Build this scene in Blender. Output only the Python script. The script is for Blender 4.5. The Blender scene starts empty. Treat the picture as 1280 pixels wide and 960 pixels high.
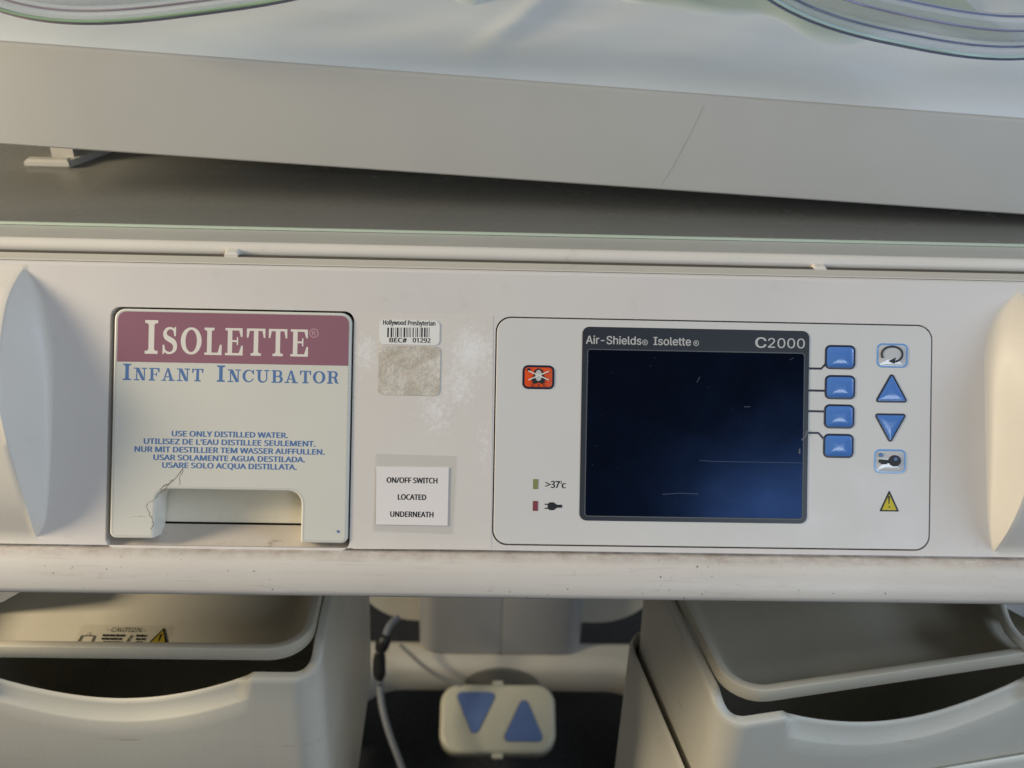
import bpy, bmesh, math, random
from mathutils import Vector, Matrix
random.seed(7)
R = math.radians
S = bpy.context.scene
COL = S.collection

# ------------------------------------------------------------------ camera
PITCH, YAW, ROLL, TILT = R(30), R(1.85), R(1.97), R(30.7)
FPX = 1256.0
fw = Vector((math.sin(YAW)*math.cos(PITCH), math.cos(YAW)*math.cos(PITCH), -math.sin(PITCH)))
rt0 = Vector((math.cos(YAW), -math.sin(YAW), 0))
up0 = rt0.cross(fw)
rt = rt0*math.cos(ROLL) + up0*math.sin(ROLL)
up = up0*math.cos(ROLL) - rt0*math.sin(ROLL)
CEN = Vector((0, .546, 1.085))                       # centre of the control fascia
CAM = CEN - fw*.63
cd = bpy.data.cameras.new('camera'); cam = bpy.data.objects.new('camera', cd); COL.objects.link(cam)
cam.matrix_world = Matrix(((rt.x, up.x, -fw.x, CAM.x), (rt.y, up.y, -fw.y, CAM.y), (rt.z, up.z, -fw.z, CAM.z), (0, 0, 0, 1)))
cd.sensor_width = 36; cd.lens = 36*FPX/1280; cd.clip_start = .02; cd.clip_end = 60
cd.dof.use_dof = True; cd.dof.focus_distance = .63; cd.dof.aperture_fstop = 8.5
S.camera = cam

# ------------------------------------------------------------------ world and lamps
w = bpy.data.worlds.new('World'); S.world = w; w.use_nodes = True
nt = w.node_tree; bg = nt.nodes['Background']
tc = nt.nodes.new('ShaderNodeTexCoord'); sp = nt.nodes.new('ShaderNodeSeparateXYZ'); cr = nt.nodes.new('ShaderNodeValToRGB')
nt.links.new(tc.outputs['Generated'], sp.inputs[0])
mp = nt.nodes.new('ShaderNodeMapRange'); mp.inputs[1].default_value = -1; mp.inputs[2].default_value = 1
nt.links.new(sp.outputs[2], mp.inputs[0]); nt.links.new(mp.outputs[0], cr.inputs[0])
el = cr.color_ramp.elements
el[0].position = .30; el[0].color = (.09, .09, .085, 1)
el[1].position = 1.0; el[1].color = (.88, .87, .84, 1)
e = el.new(.60); e.color = (.27, .27, .265, 1)
e = el.new(.78); e.color = (.53, .525, .51, 1)
nt.links.new(cr.outputs[0], bg.inputs[0]); bg.inputs[1].default_value = .58

def area(name, loc, target, sx, sy, power, color):
    l = bpy.data.lights.new(name, 'AREA'); l.shape = 'RECTANGLE'; l.size = sx; l.size_y = sy; l.energy = power; l.color = color
    o = bpy.data.objects.new(name, l); COL.objects.link(o); o.location = loc
    o.rotation_euler = (Vector(target)-Vector(loc)).to_track_quat('-Z', 'Y').to_euler()
    return o
area('warm_room_lamp', (-1.55, .29, 1.56), CEN, .34, .34, 37, (1, .84, .60))
area('side_window', (1.6, .02, 1.80), CEN, .6, .7, 16, (.64, .79, 1))
area('rear_window', (.92, -1.43, 1.79), CEN, .62, .44, 9.5, (.74, .86, 1))
S.view_settings.view_transform = 'Standard'; S.view_settings.look = 'None'
S.view_settings.exposure = -.48; S.view_settings.gamma = 1
S.cycles.max_bounces = 10; S.cycles.transparent_max_bounces = 16

# ------------------------------------------------------------------ measuring: rays from the eye to real planes
PV = Vector((0, math.sin(TILT), math.cos(TILT)))       # up along the fascia
PN = Vector((0, -math.cos(TILT), math.sin(TILT)))      # out of the fascia
PU = Vector((1, 0, 0))
def ray(x, y): return fw + rt*((x-640)/FPX) - up*((y-480)/FPX)
def P(x, y, n=0.0):
    d = ray(x, y); o = CEN + PN*n
    t = (o-CAM).dot(PN)/d.dot(PN); q = CAM + d*t - CEN
    return (q.dot(PU), q.dot(PV))
def atz(x, y, z): d = ray(x, y); return CAM + d*((z-CAM.z)/d.z)
def aty(x, y, Y): d = ray(x, y); return CAM + d*((Y-CAM.y)/d.y)
def W3(u, v, n): return CEN + PU*u + PV*v + PN*n
def box_px(xl, xr, yt, yb, n=0.0):
    xc, yc = (xl+xr)/2, (yt+yb)/2
    return P(xl, yc, n)[0], P(xr, yc, n)[0], P(xc, yb, n)[1], P(xc, yt, n)[1]
IDENT = lambda a, b, c: Vector((a, b, c))

# ------------------------------------------------------------------ mesh builder
class MB:
    def __init__(s, f=IDENT): s.v = []; s.f = []; s.m = []; s.fn = f
    def vert(s, p): s.v.append(s.fn(*p)); return len(s.v)-1
    def face(s, pts, m=0): s.f.append([s.vert(p) for p in pts]); s.m.append(m)
    def loops(s, loops, m=0, closed=True, cap0=False, cap1=False):
        ids = [[s.vert(p) for p in L] for L in loops]
        for k in range(len(ids)-1):
            a, b = ids[k], ids[k+1]; n = len(a)
            mm = m[k] if isinstance(m, (list, tuple)) else m
            for i in range(n if closed else n-1):
                j = (i+1) % n
                s.f.append([a[i], a[j], b[j], b[i]]); s.m.append(mm)
        if cap0: s.f.append(ids[0][::-1]); s.m.append(m[0] if isinstance(m, (list, tuple)) else m)
        if cap1: s.f.append(ids[-1]); s.m.append(m[-1] if isinstance(m, (list, tuple)) else m)
    def box(s, x0, x1, y0, y1, z0, z1, m=0, b=0.0):
        b = min(b, (x1-x0)*.3, (y1-y0)*.3, (z1-z0)*.3)
        q = lambda d, z: [(x0+d, y0+d, z), (x1-d, y0+d, z), (x1-d, y1-d, z), (x0+d, y1-d, z)]
        if b > 0: s.loops([q(b, z0), q(0, z0+b), q(0, z1-b), q(b, z1)], m, True, True, True)
        else: s.loops([q(0, z0), q(0, z1)], m, True, True, True)
    def prism(s, pts, n0, n1, b=0.0, m=0, seg=3, cap0=True, back=0.0):
        L = []
        if back > 0: L.append([(x, y, n0) for x, y in inset(pts, back)]); L.append([(x, y, n0+back) for x, y in pts])
        else: L.append([(x, y, n0) for x, y in pts])
        if b > 0:
            for k in range(seg+1):
                a = k/seg*math.pi/2
                L.append([(x, y, n1-b+b*math.sin(a)) for x, y in inset(pts, b*(1-math.cos(a)))])
        else: L.append([(x, y, n1) for x, y in pts])
        s.loops(L, m, True, cap0, True)
    def stroke(s, pts, wd, n, m=0, closed=False):
        k = len(pts); wd = wd if isinstance(wd, (list, tuple)) else [wd]*k
        A, B = [], []
        for i, (x, y) in enumerate(pts):
            a = pts[(i-1) % k] if (i > 0 or closed) else pts[i]
            b = pts[(i+1) % k] if (i < k-1 or closed) else pts[i]
            d = Vector((b[0]-a[0], b[1]-a[1])).normalized(); h = wd[i]/2
            A.append((x-d.y*h, y+d.x*h, n)); B.append((x+d.y*h, y-d.x*h, n))
        s.loops([A, B], m, closed)
    def tube(s, pts, r, seg=10, m=0, cap=True):
        L = []; pts = [Vector(p) for p in pts]; rr = r if isinstance(r, (list, tuple)) else [r]*len(pts)
        for i, p in enumerate(pts):
            d = (pts[min(i+1, len(pts)-1)]-pts[max(i-1, 0)]).normalized()
            a = d.cross(Vector((0, 0, 1)) if abs(d.z) < .9 else Vector((0, 1, 0))).normalized(); c = d.cross(a)
            L.append([tuple(p+(a*math.cos(t)+c*math.sin(t))*rr[i]) for t in [2*math.pi*k/seg for k in range(seg)]])
        s.loops(L, m, True, cap, cap)
    def sweep_x(s, prof, x0, x1, m=0, nx=1, closed=False):
        """profile of (b, c) points swept along the first axis"""
        s.loops([[(x0+(x1-x0)*k/nx, b, c) for b, c in prof] for k in range(nx+1)], m, closed)

def inset(pts, d):
    if d == 0: return list(pts)
    n = len(pts); ar = sum(pts[i][0]*pts[(i+1) % n][1]-pts[(i+1) % n][0]*pts[i][1] for i in range(n))
    sg = 1 if ar > 0 else -1; out = []
    for i in range(n):
        a, p, b = pts[i-1], pts[i], pts[(i+1) % n]
        d1 = Vector((p[0]-a[0], p[1]-a[1])); d2 = Vector((b[0]-p[0], b[1]-p[1]))
        d1 = d1.normalized() if d1.length > 1e-12 else d2.normalized(); d2 = d2.normalized() if d2.length > 1e-12 else d1
        n1 = Vector((-d1.y, d1.x))*sg; n2 = Vector((-d2.y, d2.x))*sg
        bis = n1+n2; k = bis.length
        if k < 1e-6: out.append((p[0]+n1.x*d, p[1]+n1.y*d)); continue
        bis /= k; c = max(.35, bis.dot(n1))
        out.append((p[0]+bis.x*d/c, p[1]+bis.y*d/c))
    return out
def rrect(u0, u1, v0, v1, r, seg=6):
    out = []
    for cx, cy, a0 in ((u1-r, v0+r, -90), (u1-r, v1-r, 0), (u0+r, v1-r, 90), (u0+r, v0+r, 180)):
        for k in range(seg+1):
            a = R(a0+90*k/seg); out.append((cx+r*math.cos(a), cy+r*math.sin(a)))
    return out
def rpoly(pts, r, seg=5):
    """polygon with rounded corners"""
    out = []; n = len(pts)
    for i in range(n):
        p = Vector(pts[i]); a = (Vector(pts[i-1])-p).normalized(); b = (Vector(pts[(i+1) % n])-p).normalized()
        rr = r[i] if isinstance(r, (list, tuple)) else r
        if rr <= 0: out.append(tuple(p)); continue
        ang = math.acos(max(-1, min(1, a.dot(b)))); t = rr/math.tan(ang/2); c = p+(a+b).normalized()*(rr/math.sin(ang/2))
        s0 = p+a*t-c; s1 = p+b*t-c
        a0 = math.atan2(s0.y, s0.x); da = math.atan2(s1.y, s1.x)-a0
        while da > math.pi: da -= 2*math.pi
        while da < -math.pi: da += 2*math.pi
        for k in range(seg+1): out.append((c.x+rr*math.cos(a0+da*k/seg), c.y+rr*math.sin(a0+da*k/seg)))
    return out
def ell(cx, cy, a, b, seg=28, t0=0, t1=360): return [(cx+a*math.cos(R(t0+(t1-t0)*k/seg)), cy+b*math.sin(R(t0+(t1-t0)*k/seg))) for k in range(seg if t1-t0 == 360 else seg+1)]
def interp(t, pts):
    """piecewise smooth interpolation of rows of numbers keyed by the first"""
    for i in range(len(pts)-1):
        if t <= pts[i+1][0] or i == len(pts)-2:
            p0, p1 = pts[i], pts[i+1]; k = max(0, min(1, (t-p0[0])/(p1[0]-p0[0])))
            a = pts[i-1] if i > 0 else p0; b = pts[i+2] if i+2 < len(pts) else p1
            res = []
            for j in range(1, len(p0)):
                h = p1[0]-p0[0]
                m0 = (p1[j]-a[j])/(p1[0]-a[0])*h; m1 = (b[j]-p0[j])/(b[0]-p0[0])*h
                res.append((2*k**3-3*k*k+1)*p0[j]+(k**3-2*k*k+k)*m0+(-2*k**3+3*k*k)*p1[j]+(k**3-k*k)*m1)
            return res

def world_loc(o):
    p = Vector((0, 0, 0))
    while o is not None: p = p+o.location; o = o.parent
    return p
def finish(name, me, parent):
    o = bpy.data.objects.new(name, me); COL.objects.link(o)
    lo = Vector((min(v.co[i] for v in me.vertices) for i in range(3))); hi = Vector((max(v.co[i] for v in me.vertices) for i in range(3)))
    c = (lo+hi)/2 if parent else Vector(((lo.x+hi.x)/2, (lo.y+hi.y)/2, lo.z))
    uv = me.uv_layers.new(name='fascia')
    for lp in me.loops:
        q = me.vertices[lp.vertex_index].co-CEN; uv.data[lp.index].uv = (q.dot(PU), q.dot(PV))
    me.transform(Matrix.Translation(-c))
    o.location = c-(world_loc(parent) if parent else Vector((0, 0, 0))); o.parent = parent
    return o
def obj(name, mb, mats, parent=None, angle=35, weld=True):
    me = bpy.data.meshes.new(name); me.from_pydata([tuple(v) for v in mb.v], [], mb.f)
    for m in (mats if isinstance(mats, (list, tuple)) else [mats]): me.materials.append(m)
    for p, k in zip(me.polygons, mb.m): p.material_index = k
    if weld:
        bm = bmesh.new(); bm.from_mesh(me); bmesh.ops.remove_doubles(bm, verts=bm.verts, dist=2e-6)
        bmesh.ops.recalc_face_normals(bm, faces=bm.faces); bm.to_mesh(me); bm.free()
    me.shade_smooth(); me.set_sharp_from_angle(angle=R(angle))
    for p in me.polygons:
        if len(p.vertices) > 4: p.use_smooth = False
    return finish(name, me, parent)
def empty(name, loc, label=None, cat=None, group=None):
    o = bpy.data.objects.new(name, None); COL.objects.link(o); o.location = loc; o.empty_display_size = .05
    tag(o, label, cat, group); return o
def tag(o, label=None, cat=None, group=None, kind=None):
    for k, v in (('label', label), ('category', cat), ('group', group), ('kind', kind)):
        if v: o[k] = v
    return o

# ------------------------------------------------------------------ materials
class NT:
    def __init__(s, name):
        s.mat = bpy.data.materials.new(name); s.mat.use_nodes = True; s.t = s.mat.node_tree
        s.b = s.t.nodes['Principled BSDF']; s.out = s.t.nodes['Material Output']
    def n(s, typ, **kw):
        x = s.t.nodes.new(typ)
        for k, v in kw.items(): setattr(x, k, v)
        return x
    def set(s, sock, v):
        if isinstance(v, bpy.types.NodeSocket): s.t.links.new(v, sock)
        else: sock.default_value = v
    def math(s, op, a, b=0.0, clamp=False):
        x = s.n('ShaderNodeMath', operation=op, use_clamp=clamp); s.set(x.inputs[0], a); s.set(x.inputs[1], b); return x.outputs[0]
    def rng(s, a, lo, hi, o0=0.0, o1=1.0):
        x = s.n('ShaderNodeMapRange'); s.set(x.inputs[0], a)
        for i, v in enumerate((lo, hi, o0, o1)): x.inputs[i+1].default_value = v
        return x.outputs[0]
    def mix(s, f, a, b, mode='MIX'):
        x = s.n('ShaderNodeMix', data_type='RGBA', blend_type=mode); s.set(x.inputs[0], f); s.set(x.inputs[6], a); s.set(x.inputs[7], b); return x.outputs[2]
    def noise(s, scale, detail=4, vec=None, rough=.55, stretch=None):
        if vec is None: vec = s.coord()
        if stretch:
            m = s.n('ShaderNodeMapping'); s.set(m.inputs[0], vec); m.inputs['Scale'].default_value = stretch; vec = m.outputs[0]
        x = s.n('ShaderNodeTexNoise'); s.set(x.inputs['Vector'], vec); x.inputs['Scale'].default_value = scale; x.inputs['Detail'].default_value = detail; x.inputs['Roughness'].default_value = rough
        return x.outputs[0]
    def coord(s):
        if not hasattr(s, '_c'): s._c = s.n('ShaderNodeTexCoord').outputs['Object']
        return s._c
    def uv(s):
        if not hasattr(s, '_u'): s._u = s.n('ShaderNodeUVMap', uv_map='fascia').outputs[0]
        return s._u
    def blob(s, u, v, ru, rv, soft=.6):
        """1 inside an ellipse on the fascia, fading to 0"""
        m = s.n('ShaderNodeMapping'); s.set(m.inputs[0], s.uv()); m.inputs['Location'].default_value = (-u/ru, -v/rv, 0); m.inputs['Scale'].default_value = (1/ru, 1/rv, 0)
        l = s.n('ShaderNodeVectorMath', operation='LENGTH'); s.set(l.inputs[0], m.outputs[0])
        return s.rng(l.outputs['Value'], 1, 1-soft)
    def bump(s, h, strength=.1, dist=.001):
        x = s.n('ShaderNodeBump'); s.set(x.inputs['Height'], h); x.inputs['Strength'].default_value = strength; x.inputs['Distance'].default_value = dist
        s.t.links.new(x.outputs[0], s.b.inputs['Normal'])
def c3(r, g, b):
    f = lambda x: ((x/255+.055)/1.055)**2.4 if x/255 > .04045 else x/255/12.92
    return (f(r), f(g), f(b), 1)
def flat(name, col, rough=.5, spec=.5, metal=0.0, coat=0.0):
    N = NT(name); N.b.inputs['Base Color'].default_value = col; N.b.inputs['Roughness'].default_value = rough
    N.b.inputs['Specular IOR Level'].default_value = spec; N.b.inputs['Metallic'].default_value = metal; N.b.inputs['Coat Weight'].default_value = coat
    N.b.inputs['Coat Roughness'].default_value = .08
    return N.mat
def plastic(name, col, rough=.45, grain=900, var=.05, bump=.10, dirt=0.0, spec=.45, scuff=0.0, dirtcol=(.09, .065, .04, 1)):
    N = NT(name)
    f = N.rng(N.noise(9, 5), .3, .7)
    c = N.mix(f, (*[x*(1-var) for x in col[:3]], 1), (*[min(1, x*(1+var*.5)) for x in col[:3]], 1))
    if dirt:
        d = N.math('MULTIPLY', N.rng(N.noise(55, 8, rough=.7), .60, .82), dirt)
        c = N.mix(d, c, dirtcol)
        sp_ = N.math('MULTIPLY', N.rng(N.noise(420, 2), .74, .80), dirt)
        c = N.mix(sp_, c, dirtcol)
    if scuff:
        a = N.noise(9, 6, stretch=(1, 1, 16), rough=.7); b = N.noise(34, 3)
        q = N.math('MULTIPLY', N.math('MULTIPLY', N.rng(a, .58, .70), N.rng(b, .5, .62)), scuff)
        c = N.mix(q, c, c3(150, 142, 126))
        a = N.noise(11, 6, stretch=(14, 14, 1), rough=.7)
        c = N.mix(N.math('MULTIPLY', N.math('MULTIPLY', N.rng(a, .60, .68), N.rng(b, .48, .6)), scuff), c, c3(236, 234, 228))
    N.set(N.b.inputs['Base Color'], c)
    N.set(N.b.inputs['Roughness'], N.rng(N.noise(30, 4), .3, .7, rough-.06, rough+.08))
    N.b.inputs['Specular IOR Level'].default_value = spec
    N.bump(N.noise(grain, 2), bump, .0006)
    return N.mat
M = {}
M['fascia'] = plastic('fascia_plastic', c3(225, 221, 218), .42, dirt=.12)
M['grip'] = plastic('grip_plastic', c3(226, 222, 214), .40, dirt=.10)
M['trim'] = plastic('trim_plastic', c3(205, 201, 190), .40, dirt=.20)
M['bead'] = plastic('seal_plastic', c3(226, 222, 214), .35, dirt=.2)
M['deck'] = plastic('deck_plastic', c3(132, 132, 128), .24, dirt=.05)
for k_, c_ in (('mauve', (158, 146, 158)), ('green', (158, 186, 158)), ('white', (206, 206, 210)), ('blue', (112, 124, 160)), ('teal', (186, 214, 214)), ('lilac', (150, 152, 188))):
    M['edge_'+k_] = flat('acrylic_edge_'+k_, c3(*c_), .2)
M['deck_lit'] = plastic('deck_lit_plastic', c3(184, 185, 180), .35, dirt=.1)  # lighter copy of the deck plastic, with the brighter light put into its colour
M['edge'] = flat('acrylic_edge', c3(206, 222, 206), .25)
M['tray'] = plastic('tray_plastic', c3(204, 202, 198), .45, var=.03, dirt=.04)
M['plate'] = plastic('overlay_film', c3(222, 221, 219), .38, grain=1600, var=.02, bump=.05)
M['door'] = plastic('door_overlay', c3(222, 222, 214), .36, grain=1600, var=.03, bump=.05, dirt=.06)
M['drawer'] = plastic('drawer_plastic', c3(228, 225, 212), .42, grain=600, bump=.16, dirt=.16, scuff=.5)
M['drawer_tray'] = plastic('tray_insert_plastic', c3(216, 210, 192), .42, grain=600, bump=.16, dirt=.12, scuff=.3)
M['stand'] = plastic('stand_paint', c3(178, 179, 180), .40, dirt=.10)
M['base'] = plastic('base_paint', c3(190, 186, 174), .40, dirt=.12)
M['pedal'] = plastic('pedal_plastic', c3(196, 193, 172), .40, dirt=.25, scuff=.5)
M['shell'] = plastic('shell_plastic', c3(120, 118, 110), .6)
M['recess'] = plastic('recess_plastic', c3(236, 230, 212), .5, dirt=.22)
M['ledge'] = plastic('ledge_plastic', c3(206, 198, 188), .5, dirt=1.0, scuff=.5)
M['dark_gap'] = flat('gap_dark', (.012, .010, .009, 1), .8, .2)
M['groove'] = flat('groove_dark', c3(92, 88, 80), .7, .2)  # darker tone for the thin strips lying in the trim grooves
M['maroon'] = plastic('maroon_print', c3(154, 108, 124), .38, grain=1600, var=.05, bump=.03)
M['maroon_light'] = flat('maroon_light_ink', c3(196, 160, 166), .45)
M['white_ink'] = flat('white_ink', c3(236, 232, 224), .45)
M['blue_ink'] = flat('blue_ink', c3(90, 126, 180), .45)
M['black_ink'] = flat('black_ink', c3(28, 30, 36), .5)
M['grey_ink'] = flat('grey_ink', c3(200, 200, 198), .45)
M['bezel'] = flat('bezel_film', c3(44, 50, 60), .34, .4)
M['bezel_edge'] = flat('bezel_edge_line', c3(88, 94, 100), .4)
M['navy'] = flat('navy_border', c3(16, 24, 52), .32)
M['button'] = flat('button_blue', c3(80, 132, 210), .20, .5, coat=.3)
M['button_clear'] = flat('button_pale', c3(206, 208, 210), .16, .6, coat=.6)
M['button_rim'] = flat('button_pale_blue_rim', c3(110, 164, 226), .25, .5, coat=.3)
M['orange'] = flat('button_orange', c3(232, 84, 24), .25, .5, coat=.4)
M['led_green'] = flat('led_window_green', c3(138, 144, 92), .3)
M['led_red'] = flat('led_window_red', c3(138, 66, 76), .3)
M['yellow_dull'] = flat('yellow_print_dull', c3(176, 156, 44), .5)
M['yellow'] = flat('yellow_print', c3(206, 190, 20), .45)
M['paper'] = plastic('paper', c3(240, 236, 236), .65, var=.02, bump=.02)
M['sticker'] = flat('sticker_white', c3(240, 240, 238), .4)
M['pedal_blue'] = plastic('pedal_key_blue', c3(92, 116, 164), .5, var=.10, bump=.4, grain=500, dirt=.12, scuff=.4)
M['cable'] = plastic('cable_grey', c3(126, 130, 136), .45)
M['cable_dark'] = plastic('cable_dark_grey', c3(136, 134, 128), .5)
M['connector'] = flat('connector_black', (.012, .012, .013, 1), .45)
M['crack'] = flat('crack_dark', c3(128, 106, 90), .8)
M['hairline'] = flat('hairline_tone', c3(176, 171, 162), .7)
M['scratch'] = flat('scratch_line', c3(84, 94, 122), .5)

def bumper_mat():
    N = NT('bumper_plastic_worn')
    base = N.mix(N.rng(N.noise(8, 5), .3, .7), c3(208, 203, 197), c3(220, 216, 210))
    streak = N.rng(N.noise(26, 7, stretch=(1, 14, 14), rough=.7), .55, .80)
    c = N.mix(N.math('MULTIPLY', streak, .30), base, c3(120, 104, 98))
    blot = N.rng(N.noise(60, 6, rough=.7), .62, .82)
    c = N.mix(N.math('MULTIPLY', blot, .22), c, c3(110, 92, 80))
    speck = N.rng(N.noise(330, 2), .69, .74)
    patch = N.rng(N.noise(14, 3), .45, .65)
    c = N.mix(N.math('MULTIPLY', N.math('MULTIPLY', speck, patch), .75), c, c3(62, 50, 44))
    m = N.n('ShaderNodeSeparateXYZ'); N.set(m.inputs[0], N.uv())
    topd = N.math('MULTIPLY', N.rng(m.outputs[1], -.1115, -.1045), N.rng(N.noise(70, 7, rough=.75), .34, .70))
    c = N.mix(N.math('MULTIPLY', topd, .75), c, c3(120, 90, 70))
    N.set(N.b.inputs['Base Color'], c); N.b.inputs['Roughness'].default_value = .36
    N.bump(N.noise(500, 3), .12, .0006); return N.mat
M['bumper'] = bumper_mat()

def worn_mat():
    N = NT('label_field_worn')
    base = N.mix(N.rng(N.noise(18, 5), .3, .7), c3(223, 218, 213), c3(227, 223, 218))
    rough = N.noise(330, 8, rough=.8)
    def patch(px, py, rx, ry, k):
        u, v = P(px, py); return N.math('MULTIPLY', N.blob(u, v, rx*.5e-3, ry*.5e-3, .9), k)
    tot = patch(590, 440, 48, 60, 1.0)
    for a in ((545, 515, 46, 60, .75), (457, 440, 26, 50, .8), (604, 560, 22, 110, .55), (575, 480, 50, 60, .8)): tot = N.math('MAXIMUM', tot, patch(*a))
    m = N.math('ADD', tot, N.math('MULTIPLY', N.math('SUBTRACT', rough, .5), 2.6))
    f = N.rng(m, .45, 1.0)
    f = N.math('MULTIPLY', f, N.rng(tot, .02, .25))
    c = N.mix(N.math('MULTIPLY', f, .8), base, c3(246, 246, 248))
    br = N.math('MULTIPLY', N.rng(N.noise(70, 6), .58, .8), N.math('MULTIPLY', patch(553, 425, 50, 70, 1.0), .6))
    c = N.mix(br, c, c3(176, 150, 118))
    N.set(N.b.inputs['Base Color'], c); N.b.inputs['Roughness'].default_value = .45
    N.bump(N.noise(900, 2), .12, .0006); return N.mat
M['worn'] = worn_mat()

def residue_mat():
    N = NT('adhesive_residue')
    a = N.noise(90, 9, rough=.75); b = N.noise(240, 5, rough=.7)
    c = N.mix(N.rng(a, .42, .60), c3(194, 187, 174), c3(226, 221, 213))
    c = N.mix(N.math('MULTIPLY', N.rng(b, .55, .70), .7), c, c3(232, 230, 226))
    u, v = P(505, 455)
    c = N.mix(N.math('MULTIPLY', N.math('MULTIPLY', N.blob(u, v, .016, .014, .9), N.rng(N.noise(160, 6), .5, .66)), .7), c, c3(168, 122, 72))
    N.set(N.b.inputs['Base Color'], c); N.b.inputs['Roughness'].default_value = .7
    N.bump(b, .5, .0015); return N.mat
M['residue'] = residue_mat()

def screen_mat():
    N = NT('lcd_glass')
    c = N.mix(N.rng(N.noise(14, 4), .45, .75), (.0018, .0024, .0055, 1), (.0032, .0055, .015, 1))
    N.set(N.b.inputs['Base Color'], c)
    N.b.inputs['Specular IOR Level'].default_value = .28; N.b.inputs['Specular Tint'].default_value = (.20, .40, 1, 1)
    N.set(N.b.inputs['Roughness'], N.rng(N.noise(40, 4), .3, .7, .13, .20))
    return N.mat
M['screen'] = screen_mat()

def cloth_mat(name, a, b, sc=60):
    N = NT(name)
    N.set(N.b.inputs['Base Color'], N.mix(N.rng(N.noise(sc/12, 4), .35, .65), a, b))
    N.b.inputs['Roughness'].default_value = .9; N.b.inputs['Specular IOR Level'].default_value = .1
    N.b.inputs['Sheen Weight'].default_value = .15
    wv = N.n('ShaderNodeTexWave'); N.set(wv.inputs['Vector'], N.coord()); wv.inputs['Scale'].default_value = 400; wv.inputs['Distortion'].default_value = 2
    N.bump(wv.outputs[1], .1, .0004); return N.mat
M['sheet'] = cloth_mat('sheet_cotton', c3(220, 227, 230), c3(234, 240, 244))
M['blanket'] = cloth_mat('blanket_green', c3(168, 186, 172), c3(180, 197, 184))
def fade_dye(m):
    t = m.node_tree; b = t.nodes['Principled BSDF']; src = b.inputs['Base Color'].links[0].from_socket
    a = t.nodes.new('ShaderNodeAttribute'); a.attribute_name = 'fade'; x = t.nodes.new('ShaderNodeMix'); x.data_type = 'RGBA'
    t.links.new(a.outputs['Fac'], x.inputs[0]); x.inputs[6].default_value = c3(227, 234, 237); t.links.new(src, x.inputs[7]); t.links.new(x.outputs[2], b.inputs['Base Color'])
fade_dye(M['blanket'])

def floor_mat():
    N = NT('floor_vinyl')
    c = N.mix(N.rng(N.noise(120, 4), .35, .7), (.010, .011, .014, 1), (.028, .030, .034, 1))
    N.set(N.b.inputs['Base Color'], c); N.b.inputs['Roughness'].default_value = .7; N.bump(N.noise(260, 3), .2, .002); return N.mat
M['floor'] = floor_mat()

def pane_mat(name, tint, gl=.04):
    N = NT(name); N.t.nodes.remove(N.b)
    tr = N.n('ShaderNodeBsdfTransparent'); tr.inputs[0].default_value = tint
    g = N.n('ShaderNodeBsdfGlossy'); g.inputs['Roughness'].default_value = .03
    fr = N.n('ShaderNodeFresnel'); fr.inputs[0].default_value = 1.3
    ge = N.n('ShaderNodeNewGeometry'); fk = N.math('MULTIPLY', fr.outputs[0], N.math('SUBTRACT', 1.0, ge.outputs['Backfacing']))
    mx = N.n('ShaderNodeMixShader'); N.t.links.new(fk, mx.inputs[0]); N.t.links.new(tr.outputs[0], mx.inputs[1]); N.t.links.new(g.outputs[0], mx.inputs[2])
    N.t.links.new(mx.outputs[0], N.out.inputs[0]); return N.mat
M['pane'] = pane_mat('clear_acrylic', (.985, .988, .985, 1))
M['film'] = pane_mat('clear_laminate', (.985, .985, .98, 1))
def acrylic():
    N = NT('thick_acrylic'); N.b.inputs['Base Color'].default_value = (.74, .75, .84, 1); N.b.inputs['Roughness'].default_value = .08
    tr = N.n('ShaderNodeBsdfTransparent'); tr.inputs[0].default_value = (.93, .965, .955, 1)
    lw = N.n('ShaderNodeLayerWeight'); lw.inputs[0].default_value = .35
    f = N.rng(lw.outputs[1], 0, 1, .22, .85)
    mx = N.n('ShaderNodeMixShader'); N.set(mx.inputs[0], f); N.t.links.new(tr.outputs[0], mx.inputs[1]); N.t.links.new(N.b.outputs[0], mx.inputs[2])
    N.t.links.new(mx.outputs[0], N.out.inputs[0]); return N.mat
M['acrylic'] = acrylic()

# ------------------------------------------------------------------ lettering
_fc = {}
import os
def face_font(f):      # two sans faces that ship with Blender
    try: return bpy.data.fonts.load(os.path.join(bpy.utils.system_resource('DATAFILES'), 'fonts', f))
    except Exception: return None
WIDE, SANS = face_font('Inter.woff2'), face_font('NotoSansMath-Regular.woff2')
def pick(body): return WIDE if body in ('Air-Shields', 'Isolette', 'C', '2000') else SANS
def glyphs(body, spacing=1.0, font=0):
    f = pick(body) if font == 0 else font; k = (body, spacing, f.name if f else '')
    if k in _fc: return _fc[k]
    cu = bpy.data.curves.new('tmp', 'FONT'); cu.body = body; cu.size = 1; cu.space_character = spacing; cu.resolution_u = 3
    if f: cu.font = f
    o = bpy.data.objects.new('tmp', cu); COL.objects.link(o); dg = bpy.context.evaluated_depsgraph_get()
    me = bpy.data.meshes.new_from_object(o.evaluated_get(dg)); V = [tuple(v.co[:2]) for v in me.vertices]; F = [tuple(p.vertices) for p in me.polygons]
    bpy.data.objects.remove(o); bpy.data.curves.remove(cu); bpy.data.meshes.remove(me)
    _fc[k] = (V, F); return V, F
CAPS = {f: max(v[1] for v in glyphs('H', 1.0, f)[0]) for f in (WIDE, SANS)}
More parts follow.
